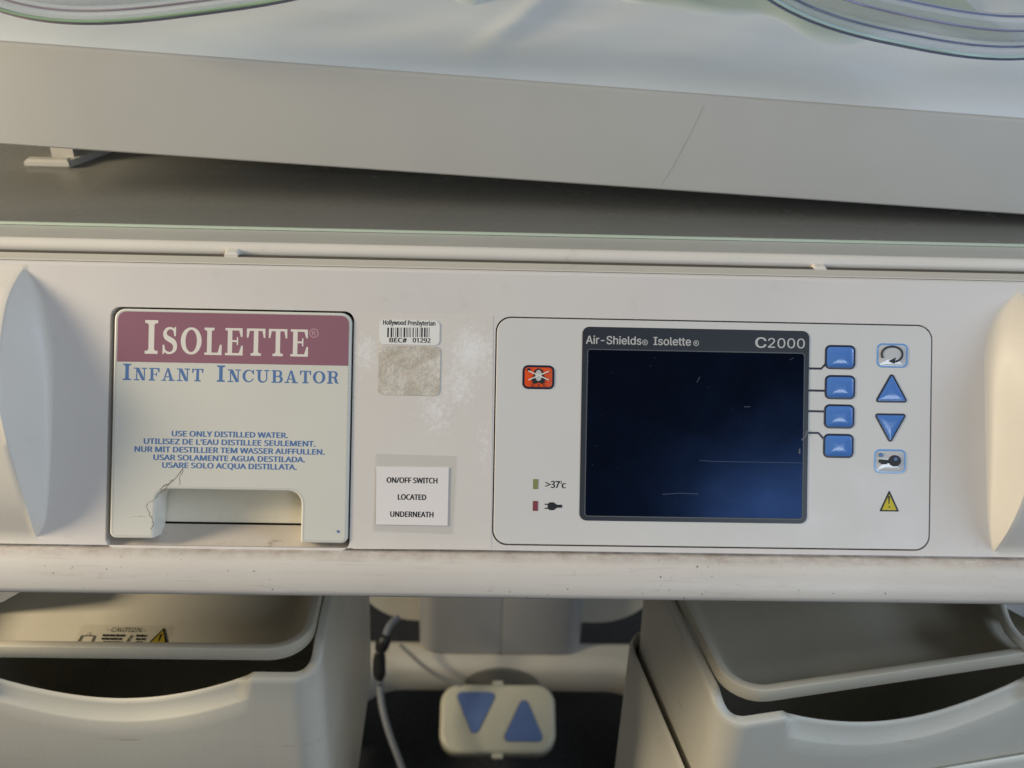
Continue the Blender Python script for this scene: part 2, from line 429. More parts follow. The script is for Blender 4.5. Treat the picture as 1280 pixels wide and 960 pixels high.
def put_text(mb, body, x0, x1, ybase, cap, n, off=0.0, m=0, spacing=1.0, fn=None):
    """lettering between two widths with a cap height, measured on the fascia; off thickens the strokes"""
    V, F = glyphs(body, spacing); xc = (x0+x1)/2
    ua, ub = P(x0, ybase, n)[0], P(x1, ybase, n)[0]; v0 = P(xc, ybase, n)[1]; vh = P(xc, ybase-cap, n)[1]-v0
    lo = min(v[0] for v in V); hi = max(v[0] for v in V); kx = (ub-ua)/(hi-lo)
    for i, (dx, dy) in enumerate(((0, 0), (off, 0), (-off, 0), (0, off*.4), (0, -off*.4)) if off else ((0, 0),)):
        b = len(mb.v)
        for x, y in V: mb.vert((ua+(x-lo+dx)*kx, v0+(y+dy)/CAPS[pick(body)]*vh, n+i*4e-6))
        for f in F: mb.f.append([b+q for q in f]); mb.m.append(m)
def lettering(parent, mat, lines, n, name='lettering'):
    mb = MB(W3)
    for L in lines: put_text(mb, *L[:5], n, **(L[5] if len(L) > 5 else {}))
    return obj(name, mb, mat, parent, weld=False)

def reg_mark(parent, mat, x, y, r, n):
    mb = MB(W3); u, v = P(x, y, n); rr = r*.5e-3; mb.stroke(ell(u, v, rr, rr, 24), rr*.22, n, 0, True)
    put_text(mb, 'R', x-r*.42, x+r*.42, y+r*.5, r*1.0, n+1e-6, off=.02); return obj('registered_mark', mb, mat, parent, weld=False)
# slab-serif capitals drawn stroke by stroke, unit height; each returns its width and pieces ('p', polygon) or ('s', points, widths)
def slab(ch, st=.20, th=.085, sf=.09):
    rc = lambda a, b, c, d: ('p', [(a, b), (c, b), (c, d), (a, d)])
    def foot(x, w, y0): # bracketed serif
        y1 = y0+sf if y0 == 0 else 1-sf; y = 0 if y0 == 0 else 1; k = .05 if y0 == 0 else -.05
        return [rc(x-w/2, min(y, y1), x+w/2, max(y, y1)), ('p', [(x-st/2-.05, y1), (x+st/2+.05, y1), (x+st/2, y1+k), (x-st/2, y1+k)])]
    if ch == 'I': return .5, [rc(.25-st/2, 0, .25+st/2, 1)]+foot(.25, .46, 0)+foot(.25, .46, 1)
    if ch == 'T': return .86, [rc(.43-st/2, 0, .43+st/2, 1), rc(.02, 1-th, .84, 1), ('p', [(.02, 1), (.02, .66), (.09, .66), (.17, 1)]), ('p', [(.84, 1), (.84, .66), (.77, .66), (.69, 1)])]+foot(.43, .46, 0)
    if ch == 'L': return .80, [rc(.23-st/2, 0, .23+st/2, 1), rc(.02, 0, .78, th), ('p', [(.78, 0), (.78, .38), (.70, .38), (.58, 0)])]+foot(.23, .44, 1)
    if ch == 'E': return .84, [rc(.23-st/2, 0, .23+st/2, 1), rc(.02, 0, .80, th), rc(.02, 1-th, .78, 1), ('p', [(.80, 0), (.80, .36), (.73, .36), (.60, 0)]), ('p', [(.78, 1), (.78, .68), (.71, .68), (.60, 1)]), rc(.3, .49, .58, .56), rc(.53, .38, .59, .67)]
    if ch == 'F': return .80, [rc(.23-st/2, 0, .23+st/2, 1), rc(.02, 1-th, .78, 1), ('p', [(.78, 1), (.78, .66), (.71, .66), (.58, 1)]), rc(.3, .47, .58, .54), rc(.53, .35, .59, .66)]+foot(.23, .46, 0)
    if ch == 'N': return 1.0, [rc(.19, 0, .27, 1), ('p', [(.14, 1), (.40, 1), (.84, 0), (.76, 0), (.62, 0)]), rc(.75, 0, .83, 1), rc(.02, 0, .44, sf), rc(.02, 1-sf, .3, 1), rc(.58, 1-sf, .99, 1)]
    if ch == 'A': return 1.0, [('p', [(.13, 0), (.22, 0), (.53, 1), (.42, 1)]), ('p', [(.64, 0), (.88, 0), (.56, 1), (.42, 1)]), rc(.26, .28, .72, .36), rc(0, 0, .36, sf), rc(.54, 0, 1.0, sf)]
    if ch == 'O':
        k = 40; pts = [(.46+.355*math.cos(2*math.pi*i/k), .5+.455*math.sin(2*math.pi*i/k)) for i in range(k)]
        return .92, [('c', pts, [th+(st*1.05-th)*abs(math.cos(2*math.pi*i/k))**1.6 for i in range(k)])]
    if ch == 'C':
        k = 30; A = [R(42+(318-42)*i/k) for i in range(k+1)]
        return .88, [('s', [(.46+.36*math.cos(a), .5+.455*math.sin(a)) for a in A], [th+(st*1.05-th)*max(0, -math.cos(a))**1.3 for a in A]), ('p', [(.76, .64), (.84, .64), (.84, 1), (.78, 1), (.70, .84)]), ('s', [(.72, .19), (.80, .30)], [th, .06])]
    if ch == 'S':
        c = [(.60, .80), (.52, .91), (.38, .955), (.22, .90), (.15, .76), (.20, .63), (.36, .54), (.52, .46), (.60, .33), (.58, .17), (.45, .06), (.30, .045), (.17, .11), (.10, .24)]
        wd = [.06, th, th, .12, .16, .19, .2, .2, .18, .15, th, th, th, .06]
        return .74, [('s', dens(c, wd)[0], dens(c, wd)[1]), ('p', [(.56, .66), (.635, .66), (.635, 1), (.575, 1), (.52, .86)]), ('p', [(.13, .34), (.055, .34), (.055, 0), (.115, 0), (.17, .14)])]
    if ch == 'U':
        k = 16; A = [R(180+180*i/k) for i in range(k+1)]
        pts = [(.22, 1)]+[(.50+.28*math.cos(a), .34+.295*math.sin(a)) for a in A]+[(.78, 1)]
        return 1.0, [('s', pts, [st]+[st+(th-st)*min(1, i/k*1.5) for i in range(k+1)]+[th]), rc(.0, 1-sf, .44, 1), rc(.6, 1-sf, .98, 1)]
    if ch in 'BR':
        k = 12; A = [R(90-180*i/k) for i in range(k+1)]
        up_ = ('s', [(.3, .955)]+[(.52+.19*math.cos(a), .735+.22*math.sin(a)) for a in A]+[(.3, .515)], [th]+[th+(.18-th)*max(0, math.cos(a)) for a in A]+[th])
        base = [rc(.23-st/2, 0, .23+st/2, 1), rc(.02, 1-th, .53, 1), up_]
        if ch == 'B': return .86, base+[rc(.02, 0, .53, th), ('s', [(.3, .515)]+[(.54+.22*math.cos(a), .28+.235*math.sin(a)) for a in A]+[(.3, .045)], [th]+[th+(.2-th)*max(0, math.cos(a)) for a in A]+[th])]
        return .92, base+foot(.23, .44, 0)+[('s', [(.44, .515), (.60, .46), (.66, .30), (.70, .12), (.80, .05), (.90, .10)], [.07, .17, .2, .19, .10, .04])]
    return .4, []
def dens(c, wd, k=4):
    rows = [(i, p[0], p[1], w) for i, (p, w) in enumerate(zip(c, wd))]; P_, W_ = [], []
    for i in range((len(c)-1)*k+1):
        x, y, w = interp(i/k, rows); P_.append((x, y)); W_.append(w)
    return P_, W_
def slab_text(mb, letters, x0, x1, ybase, n, gap=.10):
    """letters: (character, cap height in px); '_' is a space"""
    adv = []; x = 0
    for ch, cap in letters:
        if ch == '_': x += .55*cap; continue
        wd, pc = slab(ch); adv.append((x, cap, pc)); x += (wd+gap)*cap
    tot = x-gap*letters[-1][1]; ua, ub = P(x0, ybase, n)[0], P(x1, ybase, n)[0]; v0 = P((x0+x1)/2, ybase, n)[1]
    pv = P((x0+x1)/2, ybase-10, n)[1]-v0; pv /= 10; k = (ub-ua)/tot; z = 0
    for lx, cap, pc in adv:
        T = lambda p: (ua+(lx+p[0]*cap)*k, v0+p[1]*cap*pv)
        for q in pc:
            z += 1; nn = n+(z % 9)*4e-6
            if q[0] == 'p': mb.face([(*T(p), nn) for p in q[1]])
            else:
                A, B = [], []; pts, wd = q[1], q[2]; c = q[0] == 'c'; L = len(pts)
                for i, (px, py) in enumerate(pts):
                    a = pts[i-1] if (i or c) else pts[i]; b = pts[(i+1) % L] if (i < L-1 or c) else pts[i]
                    d = Vector((b[0]-a[0], b[1]-a[1])).normalized(); h = wd[i]/2
                    A.append((*T((px-d.y*h, py+d.x*h)), nn)); B.append((*T((px+d.y*h, py-d.x*h)), nn))
                mb.loops([A, B], 0, c)

# ================================================================== setting
fl = MB(); fl.box(-4, 4, -3, 5, -.05, 0); tag(obj('floor', fl, M['floor']), 'dark speckled vinyl floor under the machine', kind='structure')

# ================================================================== incubator
INC = empty('incubator', (0, .9, 0), 'white infant incubator cabinet with control screen, water door and clear front window', 'incubator')
XL, XR = -.47, .49
# ---- front panel: flat face with two openings, grips at both ends
dU0, dU1, dV0, dV1 = box_px(141, 437.5, 388.5, 676)
pk = rrect(dU0-.0032, dU1+.0012, P(288, 686.5)[1], dV1+.0012, .006)
cU0, cU1, cV0, cV1 = box_px(619, 1162.5, 402.5, 683.5)
ck = rrect(cU0-.0009, cU1+.0009, cV0-.0009, cV1+.0009, .0095, 8)
VT = P(640, 343)[1]; VB = P(640, 688)[1]
rimL = [(29, 335), (8, 375), (-2, 437), (-3, 480), (0, 516), (12, 567), (31, 629), (45, 671)]
basL = [(35, 337), (52, 379), (60, 437), (61, 480), (61, 508), (60, 570), (56, 646), (47, 671)]
rimR = [(1276, 366), (1294, 392), (1308, 437), (1310, 480), (1306, 540), (1292, 590), (1268, 650), (1243, 689)]
basR = [(1270, 366), (1248, 396), (1238, 437), (1237, 480), (1237, 540), (1237, 590), (1237, 650), (1240, 689)]
def grip_rows(rim, bas, hgt, K=36):
    rows = []
    rr = [(i, *P(*p, hgt*(math.sin(math.pi*i/7))**.9 if 0 < i < 7 else 0)) for i, p in enumerate(rim)]
    bb = [(i, *P(*p)) for i, p in enumerate(bas)]
    for k in range(K+1):
        t = 7*k/K; s = max(0.0, math.sin(math.pi*k/K))
        rows.append((interp(t, bb), interp(t, rr), hgt*s**.9))
    return rows
def grip(name, rim, bas, hgt, side, far, label):
    mb = MB(W3); L = []
    rows = grip_rows(rim, bas, hgt)
    for (bu, bv), (ru, rv), h in rows:
        s = h/hgt if hgt else 0; row = []
        row.append((bu-(ru-bu)*.16, bv-(rv-bv)*.0, 0))
        for q, g in ((-.06, .012), (.03, .045), (.12, .105), (.22, .19), (.34, .31), (.6, .60), (.86, .87)): row.append((bu+(ru-bu)*q, bv+(rv-bv)*max(q, 0), h*g))
        row.append((ru+(bu-ru)*.05, rv+(bv-rv)*.05, h*.985)); row.append((ru, rv, h)); row.append((ru+side*.004, rv, h*.97))
        for q in (.25, .6, 1): row.append((ru+side*.004+(far-ru-side*.004)*q, rv, h*.97*(1-q*.10)-.003*q*q))
        L.append(row)
    # flat strips above and below the grip
    t0 = [(p[0], VT+.004 if False else max(p[1], VT), p[2]*0 if i < 7 else p[2]) for i, p in enumerate(L[0])]
    b0 = [(p[0], min(p[1], VB), p[2]) for p in L[-1]]
    mb.loops([t0]+L+[b0], 0, False)
    return obj(name, mb, M['grip'], INC, 40), [(p[0][0]-(p[1][0]-p[0][0])*.16, p[0][1]) for p in rows]
_, eL = grip('hand_grip', rimL, basL, .030, -1, XL, '')
_, eR = grip('hand_grip', rimR, basR, .032, 1, XR, '')
bm = bmesh.new()
outer = [(eL[0][0], VT)]+eL+[(eL[-1][0], VB), (eR[-1][0], VB)]+eR[::-1]+[(eR[0][0], VT)]
# drop coincident neighbours
o2 = []
for p in outer:
    if not o2 or (Vector(p)-Vector(o2[-1])).length > 1e-5: o2.append(p)
def addloop(pts):
    vs = [bm.verts.new(W3(u, v, 0)) for u, v in pts]; return [bm.edges.new((vs[i], vs[(i+1) % len(vs)])) for i in range(len(vs))], vs
ed, holes = [], []
for L in (o2, pk, ck):
    e_, v_ = addloop(L); ed += e_; holes.append(v_)
bmesh.ops.triangle_fill(bm, use_beauty=True, use_dissolve=False, edges=ed, normal=PN)
def walls(vs, pts, depth, b=.0006):
    prev = vs
    for d, n in ((-b*.35, -b*.4), (-b*.35, -depth)):
        q = inset(pts, -d*0) ; nv = [bm.verts.new(W3(u, v, n)) for u, v in q]
        for i in range(len(nv)): bm.faces.new((prev[i], prev[(i+1) % len(nv)], nv[(i+1) % len(nv)], nv[i]))
        prev = nv
    return prev
walls(holes[1], pk, .034); fl_ = walls(holes[2], ck, .006); bm.faces.new(fl_)
bmesh.ops.recalc_face_normals(bm, faces=bm.faces)
me = bpy.data.meshes.new('front_panel'); bm.to_mesh(me); bm.free(); me.materials.append(M['fascia']); me.shade_smooth(); me.set_sharp_from_angle(angle=R(30))
finish('front_panel', me, INC)

# ---- trims above the panel (profile in world y, z)
pt = W3(0, VT, 0); y0, z0 = pt.y, pt.z
mb = MB(lambda x, y, z: Vector((x, y, z)))
mb.sweep_x([(y0, z0), (y0+.0008, z0+.0007), (y0+.0020, z0+.0010), (y0+.0040, z0+.0008), (y0+.0043, z0-.005), (y0+.0056, z0-.005)], XL, XR)
obj('top_lip', mb, M['fascia'], INC)
mb = MB(); mb.sweep_x([(y0+.0056, z0-.006), (y0+.0057, z0-.0002), (y0+.0062, z0+.0006), (y0+.0074, z0+.0006), (y0+.0080, z0-.0001), (y0+.0081, z0-.003), (y0+.0088, z0-.003)], XL, XR)
obj('trim_ridge', mb, M['bead'], INC)
mb = MB(); mb.sweep_x([(y0+.0088, z0-.005), (y0+.0090, z0-.0008), (y0+.0196, z0-.0004), (y0+.0200, z0-.009), (y0+.031, z0-.009)], XL, XR)
obj('trim_strip', mb, M['trim'], INC)
bc = aty(640, 319.5, y0+.0305)
mb = MB(); mb.tube([(XL, bc.y, bc.z), (XR, bc.y, bc.z)], .0052, 24); obj('seal_bead', mb, M['bead'], INC, 60)
for ya, yb_, zz in ((y0+.0038, y0+.0058, z0+.0004), (y0+.0078, y0+.0092, z0-.0002), (y0+.0192, y0+.0225, z0-.0002)):
    mb = MB(); mb.box(XL, XR, ya, yb_, zz-.004, zz); obj('trim_groove', mb, M['groove'], INC)
for x in (292, 1021):
    c = aty(x, 319+(x-292)*.0247, bc.y-.005)
    mb = MB(); mb.box(c.x-.0042, c.x+.0042, c.y-.0065, c.y+.004, c.z-.0010, c.z+.0044, 0, .0012)
    obj('clip', mb, M['bead'], INC)
# ---- deck behind the seal
DZ = 1.130
mb = MB(); mb.sweep_x([(bc.y-.002, bc.z-.012), (bc.y-.002, DZ-.001), (bc.y+.001, DZ), (1.28, DZ), (1.28, DZ-.02)], XL, XR); obj('deck', mb, M['deck'], INC)
# ---- clear front window with two oval port doors
PY = aty(640, 294.5, .69); YP = atz(640, 295, DZ).y
PYT = .005
oval = []
def port_outline(cx, cy, a, b, tau, ex, K=96):
    out = []
    for k in range(K):
        t = 2*math.pi*k/K; x = a*math.copysign(abs(math.cos(t))**ex, math.cos(t)); y = b*math.copysign(abs(math.sin(t))**ex, math.sin(t))
        out.append((cx+x*math.cos(tau)-y*math.sin(tau), cy+x*math.sin(tau)+y*math.cos(tau)))
    return out
mb = MB()
mb.box(XL+.05, XR-.05, YP, YP+PYT, DZ+.0005, 1.56, 0, .0012)
obj('front_window', mb, M['pane'], INC)
def port(cx_px, bottom_px, a, b, tau, ex, tones):
    q = aty(cx_px, bottom_px, YP); ol = port_outline(q.x, q.z+b, a, b, tau, ex)
    prof = [(0, .0005), (-.0008, .006), (.0012, .0085), (.0045, .0088), (.006, .006), (.010, .0055), (.0125, .009), (.020, .0135), (.0235, .0135), (.0255, .011), (.027, .0035), (.0272, .0005)]
    mb = MB(); L = []
    for d, f in prof: L.append([(x, YP-f, z) for x, z in inset(ol, d)])
    mb.loops(L+[L[0]], 0)
    rim = obj('port_door', mb, M['acrylic'], INC, 50)
    ip = inset(ol, .0275); mb = MB(lambda x, z, n: Vector((x, YP-n, z))); mb.prism(ip, .0010, .0042, .0006)
    obj('port_pane', mb, M['pane'], rim)
    for d, f, r, m in ((-.0008, .0068, .0008, tones[0]), (.0012, .0090, .0011, tones[1]), (.0072, .0066, .0007, tones[2]), (.0185, .0134, .0007, tones[3]), (.0262, .0080, .0009, tones[0])):
        pts = inset(ol, d); mb = MB(); L = []
        for i, (x, z) in enumerate(pts):
            p, n_ = pts[i-1], pts[(i+1) % len(pts)]; t = Vector((n_[0]-p[0], n_[1]-p[1])).normalized()
            L.append([(x-t.y*r*math.cos(g), YP-f-r*math.sin(g), z+t.x*r*math.cos(g)) for g in [2*math.pi*k/6 for k in range(6)]])
        mb.loops(L+[L[0]], 0, True); obj('rim_edge', mb, M[m], rim, 60)
    return rim
port(230, 15, .165, .092, R(8.5), .68, ('edge_mauve', 'edge_green', 'edge_mauve', 'edge_white'))
port(1152, 57, .152, .092, R(-9), .76, ('edge_blue', 'edge_teal', 'edge_blue', 'edge_lilac'))
mb = MB(); mb.box(XL+.05, XR-.05, YP-.0006, YP+.0012, DZ+.0006, DZ+.0022); obj('window_edge', mb, M['edge'], INC)
mb = MB(); mb.sweep_x([(bc.y, DZ-.002), (bc.y+.001, DZ+.0004), (YP-.001, DZ+.0004), (YP-.001, DZ-.001)], XL, XR); obj('deck_lit_strip', mb, M['deck_lit'], INC)  # front of the deck as a separate strip, its stronger light painted in
# ---- support bracket under the mattress tray
q0 = atz(30, 204, DZ+.004); q1 = atz(84, 207, DZ+.004)
mb = MB()
mb.box(q0.x, q1.x, q0.y, q0.y+.010, DZ, DZ+.007, 0, .002)
mb.loops([[(q1.x-.010, q0.y+.002, z), (q1.x-.0005, q0.y+.002, z), (q1.x+.026, q0.y+.06, z), (q1.x+.016, q0.y+.06, z)] for z in (DZ+.0004, DZ+.0062)], 0, True, True, True)
mb.box(q0.x+.018, q0.x+.036, q0.y+.013, q0.y+.04, DZ, DZ+.05, 0, .002)
obj('tray_support', mb, M['tray'], INC)

# ---- bumper along the lower edge (n, v) profile
vb = VB
prof = [(-.0005, vb+.0002), (-.0022, vb-.0004), (-.0022, vb-.0012), (.0005, vb-.0016), (.004, vb-.0024), (.008, vb-.0050), (.0105, vb-.0085), (.0118, vb-.013), (.0122, vb-.019), (.0119, vb-.0245), (.0108, vb-.0272), (.0088, vb-.0281), (.004, vb-.0284), (-.06, vb-.0284)]
mb = MB(lambda x, n, v: W3(x, v, n)); mb.sweep_x(prof, XL, XR, 0, 2); obj('bumper', mb, M['bumper'], INC, 50)
# ---- shell behind and below
a = W3(0, vb-.0286, -.052)
mb = MB(); mb.loops([[(x, a.y, a.z+.002), (x, a.y+.10, a.z+.003), (x, 1.25, a.z+.01), (x, 1.25, DZ-.021), (x, bc.y+.002, DZ-.021), (x, W3(0, 0, -.055).y, 1.085)] for x in (XL+.002, XR-.002)], 0, True, True, True)
obj('shell', mb, M['shell'], INC)
# ---- corner struts below the bumper at both ends
for pts in ([(-60, 737), (41, 737), (4, 752), (-60, 770)], [(1229, 750), (1350, 751), (1350, 806), (1280, 772)]):
    mb = MB(); A = [aty(x, y-6, .60) for x, y in pts[:2]]+[aty(x, y, .60) for x, y in pts[2:]]
    mb.loops([[(p.x, .60, p.z) for p in A], [(p.x, .66, p.z+.008) for p in A]], 0, True, True, True)
    obj('corner_strut', mb, M['stand'], INC)

# ---- water filling door
WD_pts = None
nl, nr = P(203, 640)[0], P(377, 640)[0]; nt_ = P(290, 612.5)[1]
dvb_l, dvb_r = P(168, 672.5)[1], P(406, 678.5)[1]
ol = rpoly([(dU0, dvb_l), (nl-.0045, dvb_l), (nl-.0035, nt_), (nr, nt_), (nr, dvb_r), (dU1, dvb_r), (dU1, dV1), (dU0, dV1)], [.004, .0015, .007, .008, .0015, .004, .0065, .0065])
mb = MB(W3); mb.prism(ol, -.020, .0012, .0010)
DOOR = obj('water_door', mb, M['door'], INC, 40); DOOR['label'] = 'hinged white filler door with maroon heading and finger notch'
# recess behind the notch and sloped ledge under the door
mb = MB(W3)
pl, pr, pb, ptp = dU0-.0032, dU1+.0012, P(288, 686.5)[1], dV1
yl = P(290, 659)[1]
mb.face([(pl, yl, -.0215), (pr, yl, -.0215), (pr, ptp, -.031), (pl, ptp, -.031)])
obj('recess_back', mb, M['recess'], INC)
mb = MB(W3); mb.loops([[(pl, yl+.0003, -.0210), (pr, yl+.0003, -.0210)], [(pl, yl-.0012, -.0206), (pr, yl-.0012, -.0206)]], 0, False); obj('recess_gap', mb, M['dark_gap'], INC)
mb = MB(W3); mb.loops([[(pl+.0001, yl-.0010, -.0203), (pr-.0001, yl-.0010, -.0203)], [(pl+.0001, pb+.0016, -.004), (pr-.0001, pb+.0016, -.004)], [(pl+.0001, pb+.0003, -.0008), (pr-.0001, pb+.0003, -.0008)]], 0, False)
obj('recess_ledge', mb, M['ledge'], INC, 20)
# printed heading band
bu0, bu1 = dU0+.0022, dU1-.0018; bv1 = dV1-.0018; bv0 = P(290, 454.5)[1]
mb = MB(W3); mb.prism(rpoly([(bu0, bv0), (bu1, bv0), (bu1, bv1), (bu0, bv1)], [0, 0, .005, .005]), .00121, .00136)
obj('heading_band', mb, M['maroon'], DOOR)
# fine printed border line on the door face
mb = MB(W3); bl = inset(ol, .0016); mb.stroke(bl+[bl[0]], .00025, .00128); obj('border_line', mb, M['grey_ink'], DOOR)
mb = MB(W3); slab_text(mb, [('I', 42)]+[(c, 34) for c in 'SOLETTE'], 180, 386, 444, .00138, .11); obj('lettering', mb, M['white_ink'], DOOR, weld=False)
mb = MB(W3); slab_text(mb, [('I', 20.5)]+[(c, 15.8) for c in 'NFANT']+[('_', 24), ('I', 20.5)]+[(c, 15.8) for c in 'NCUBATOR'], 153, 424, 477.5, .00122, .12); obj('lettering', mb, M['blue_ink'], DOOR, weld=False)
reg_mark(DOOR, M['maroon_light'], 392.5, 416.5, 5.2, .00138)
for t, a, b, y in (('USE ONLY DISTILLED WATER.', 215, 359.5, 547), ('UTILISEZ DE L\'EAU DISTILLEE SEULEMENT.', 180, 394, 557), ('NUR MIT DESTILLIER TEM WASSER AUFFULLEN.', 168.5, 405.5, 567), ('USAR SOLAMENTE AGUA DESTILADA.', 192, 381, 577), ('USARE SOLO ACQUA DISTILLATA.', 203, 370.5, 586.5)):
    lettering(DOOR, M['blue_ink'], [(t, a, b, y-.6, 6.7, dict(off=.034))], .00122)
mb = MB(W3); mb.prism(ell(*P(423, 664), .0009, .0009, 8), .0013, .0014); obj('print_mark', mb, M['blue_ink'], DOOR)
# crack that runs from the small print round the finger notch
mb = MB(W3)
pp = lambda L: [P(x, y, .0014) for x, y in L]
def jag(L, k=3, amp=.9):
    out = []
    for i in range(len(L)-1):
        for j in range(k): t = j/k; out.append((L[i][0]+(L[i+1][0]-L[i][0])*t+random.uniform(-amp, amp), L[i][1]+(L[i+1][1]-L[i][1])*t+random.uniform(-amp, amp)))
    return out+[L[-1]]
for L, wd in (([(229, 586), (217, 601), (206, 612), (198, 617), (194, 624), (186, 628), (183, 634), (187, 642), (186, 645), (191, 648), (191.5, 656), (188, 662)], .0007), ([(230, 588), (225, 596), (224, 606)], .0005), ([(162, 647), (172, 646), (182, 646)], .0003), ([(216, 600), (208, 606), (200, 612)], .0011)):
    L = jag(L); mb.stroke(pp(L), [wd*.62*random.uniform(.4, 1.2) for _ in L], .00123+wd*.03)
obj('crack', mb, M['crack'], DOOR, weld=False)

# ---- label field between the door and the control panel
mb = MB(W3); mb.prism([P(441, 686), P(614, 687), P(616.5, 394), P(443, 392)], .00002, .00013); obj('label_field', mb, M['worn'], INC)
# bar code sticker
bu0, bu1, bv0, bv1 = box_px(474, 549.5, 400.5, 431)
mb = MB(W3); mb.prism(rrect(bu0, bu1, bv0, bv1, .003), .00026, .00050); ST = obj('barcode_sticker', mb, M['sticker'], INC); ST['label'] = 'white bar code sticker with printed number'
lettering(ST, M['black_ink'], [('Hollywood Presbyterian', 479, 544, 406.4, 5.7, dict(off=.030)), ('BEC#', 487, 508.5, 428, 5.5, dict(off=.026)), ('01292', 516, 538, 428.2, 5.5, dict(off=.026))], .00052)
mb = MB(W3); x = 484.0; random.seed(11)
while x < 538:
    wd = random.choice((.9, .9, 1.5, 2.2)); u0, v0 = P(x, 421.5, .00052); u1, v1 = P(x+wd, 409.5, .00052)
    mb.face([(u0, v0, .00052), (u1, v0, .00052), (u1, v1, .00052), (u0, v1, .00052)]); x += wd+random.choice((.9, .9, 1.4, 2.0))
obj('barcode', mb, M['black_ink'], ST, weld=False)
bu0, bu1, bv0, bv1 = box_px(473.5, 550, 432.5, 494)
mb = MB(W3); mb.prism(rrect(bu0, bu1, bv0, bv1, .0035), .00026, .00045); o = obj('sticker_residue', mb, M['residue'], INC); o['label'] = 'dirty adhesive patch left by a removed sticker'
# taped notice
mb = MB(W3); q = [P(466, 664), P(566, 667.5), P(571, 570), P(469.5, 567)]
mb.prism(q, .00030, .00046); NO = obj('notice', mb, M['film'], INC); NO['label'] = 'white paper notice laminated under clear film'
mb = MB(W3); mb.prism([P(470, 655.5), P(559.5, 657), P(561, 584), P(470.5, 583)], .00050, .00064); obj('paper', mb, M['paper'], NO)
for t, a, b, y in (('ON/OFF SWITCH', 483.5, 546.5, 604), ('LOCATED', 497.5, 532.5, 625), ('UNDERNEATH', 488, 541.5, 646.5)):
    lettering(NO, M['black_ink'], [(t, a, b, y-.3, 6.6, dict(off=.034))], .00066)

# ---- control panel
mb = MB(W3); mb.prism(rrect(cU0, cU1, cV0, cV1, .009, 8), -.004, .0002, .0004); CP = obj('control_panel', mb, M['plate'], INC, 40); CP['label'] = 'rounded grey control panel with dark screen and blue keys'
bu0, bu1, bv0, bv1 = box_px(726, 1010, 411, 652.5)
lu0, lu1, lv0, lv1 = box_px(732.5, 1004, 439, 647)
mb = MB(W3); ro = rrect(bu0, bu1, bv0, bv1, .0045); mb.prism(ro, .00021, .0005, .0001)
obj('screen_bezel', mb, M['bezel'], CP)
mb = MB(W3); e = rrect(lu0, lu1, lv0, lv1, .002); mb.stroke(e, .0006, .0006, 0, True); obj('bezel_line', mb, M['bezel_edge'], CP)
mb = MB(W3); mb.prism(inset(e, .0004), .0004, .00075, .00015); SC = obj('screen', mb, M['screen'], CP)
mb = MB(W3)
for L, wd in (([(874, 575.5), (895, 577), (940, 577.5), (1003, 578.8)], .00022), ([(828, 618), (850, 616.5), (873, 617.5)], .00026), ([(871, 478), (875, 471)], .00028), ([(930, 508.5), (938, 508.5)], .00028), ([(987, 450), (992, 447)], .0002)):
    mb.stroke([P(*p, .0008) for p in L], wd, .0008)
for _ in range(12):
    x, y = random.uniform(736, 1000), random.uniform(444, 644); mb.face([(*P(x+dx, y+dy, .0008), .0008) for dx, dy in ((0, 0), (.6, .1), (.6, .6), (0, .5))])
o = obj('scratch', mb, M['scratch'], SC, weld=False); o['kind'] = 'stuff'
# chip on the bezel edge
mb = MB(W3); mb.prism([P(*p) for p in ((1001, 549), (1005, 546), (1007, 538), (1010, 537), (1009, 543), (1005, 549), (1002, 551))], .0005, .0009, .0001); mb.prism([P(*p) for p in ((998, 561), (1000, 561), (1000, 567), (998, 567))], .0008, .0009)
obj('chip', mb, M['bezel_edge'], CP)
G = M['grey_ink']
lettering(CP, G, [('Air-Shields', 732.5, 801.5, 430.2, 9.9, dict(off=.013))], .00053)
reg_mark(CP, G, 806.3, 428, 3.2, .00053)
lettering(CP, G, [('Isolette', 817, 863.5, 431.6, 9.9, dict(off=.013))], .00053)
reg_mark(CP, G, 870.2, 429, 3.2, .00053)
lettering(CP, G, [('C', 944.5, 957.5, 434.6, 12.8, dict(off=.018))], .00053)
lettering(CP, G, [('2000', 960, 1006, 435, 12.0, dict(off=.004))], .00053)
def key(name, shape, border, mat, bmat, dome=.0011, mats=()):
    mb = MB(W3); L = [[(u, v, .00021) for u, v in shape], [(u, v, .00055) for u, v in inset(shape, .0002)], [(u, v, .00055) for u, v in inset(shape, border)]]
    mm = [1, 1]
    q = inset(shape, border); cx = sum(p[0] for p in q)/len(q); cy = sum(p[1] for p in q)/len(q)
    for k in (.97, .92, .84, .74, .62, .5, .38, .26, .14, .05):
        h = .00055+dome*(1-k**2.6); L.append([(cx+(u-cx)*k, cy+(v-cy)*k, h) for u, v in q]); mm.append(0)
    ids = mb.loops(L, mm, True, False, True)
    return obj(name, mb, [mat, bmat], CP, 50)
for cx, cy in ((1050, 446.5), (1049.8, 484), (1048.8, 520.5), (1047.8, 557.3)):
    u0, u1, v0, v1 = box_px(cx-19.2, cx+19.2, cy-15.2, cy+15.2); key('soft_key', rrect(u0, u1, v0, v1, .0036), .0013, M['button'], M['navy'])
def tri(pts, r): return rpoly([P(*p) for p in pts], r)
o = key('arrow_key', tri([(1092.5, 503), (1135.5, 503.5), (1114.5, 464.5)], [.0016]*3), .0012, M['button'], M['navy'], .0005)
o = key('arrow_key', tri([(1112.5, 555.5), (1134, 517), (1091.5, 516.5)], [.0016]*3), .0012, M['button'], M['navy'], .0005)
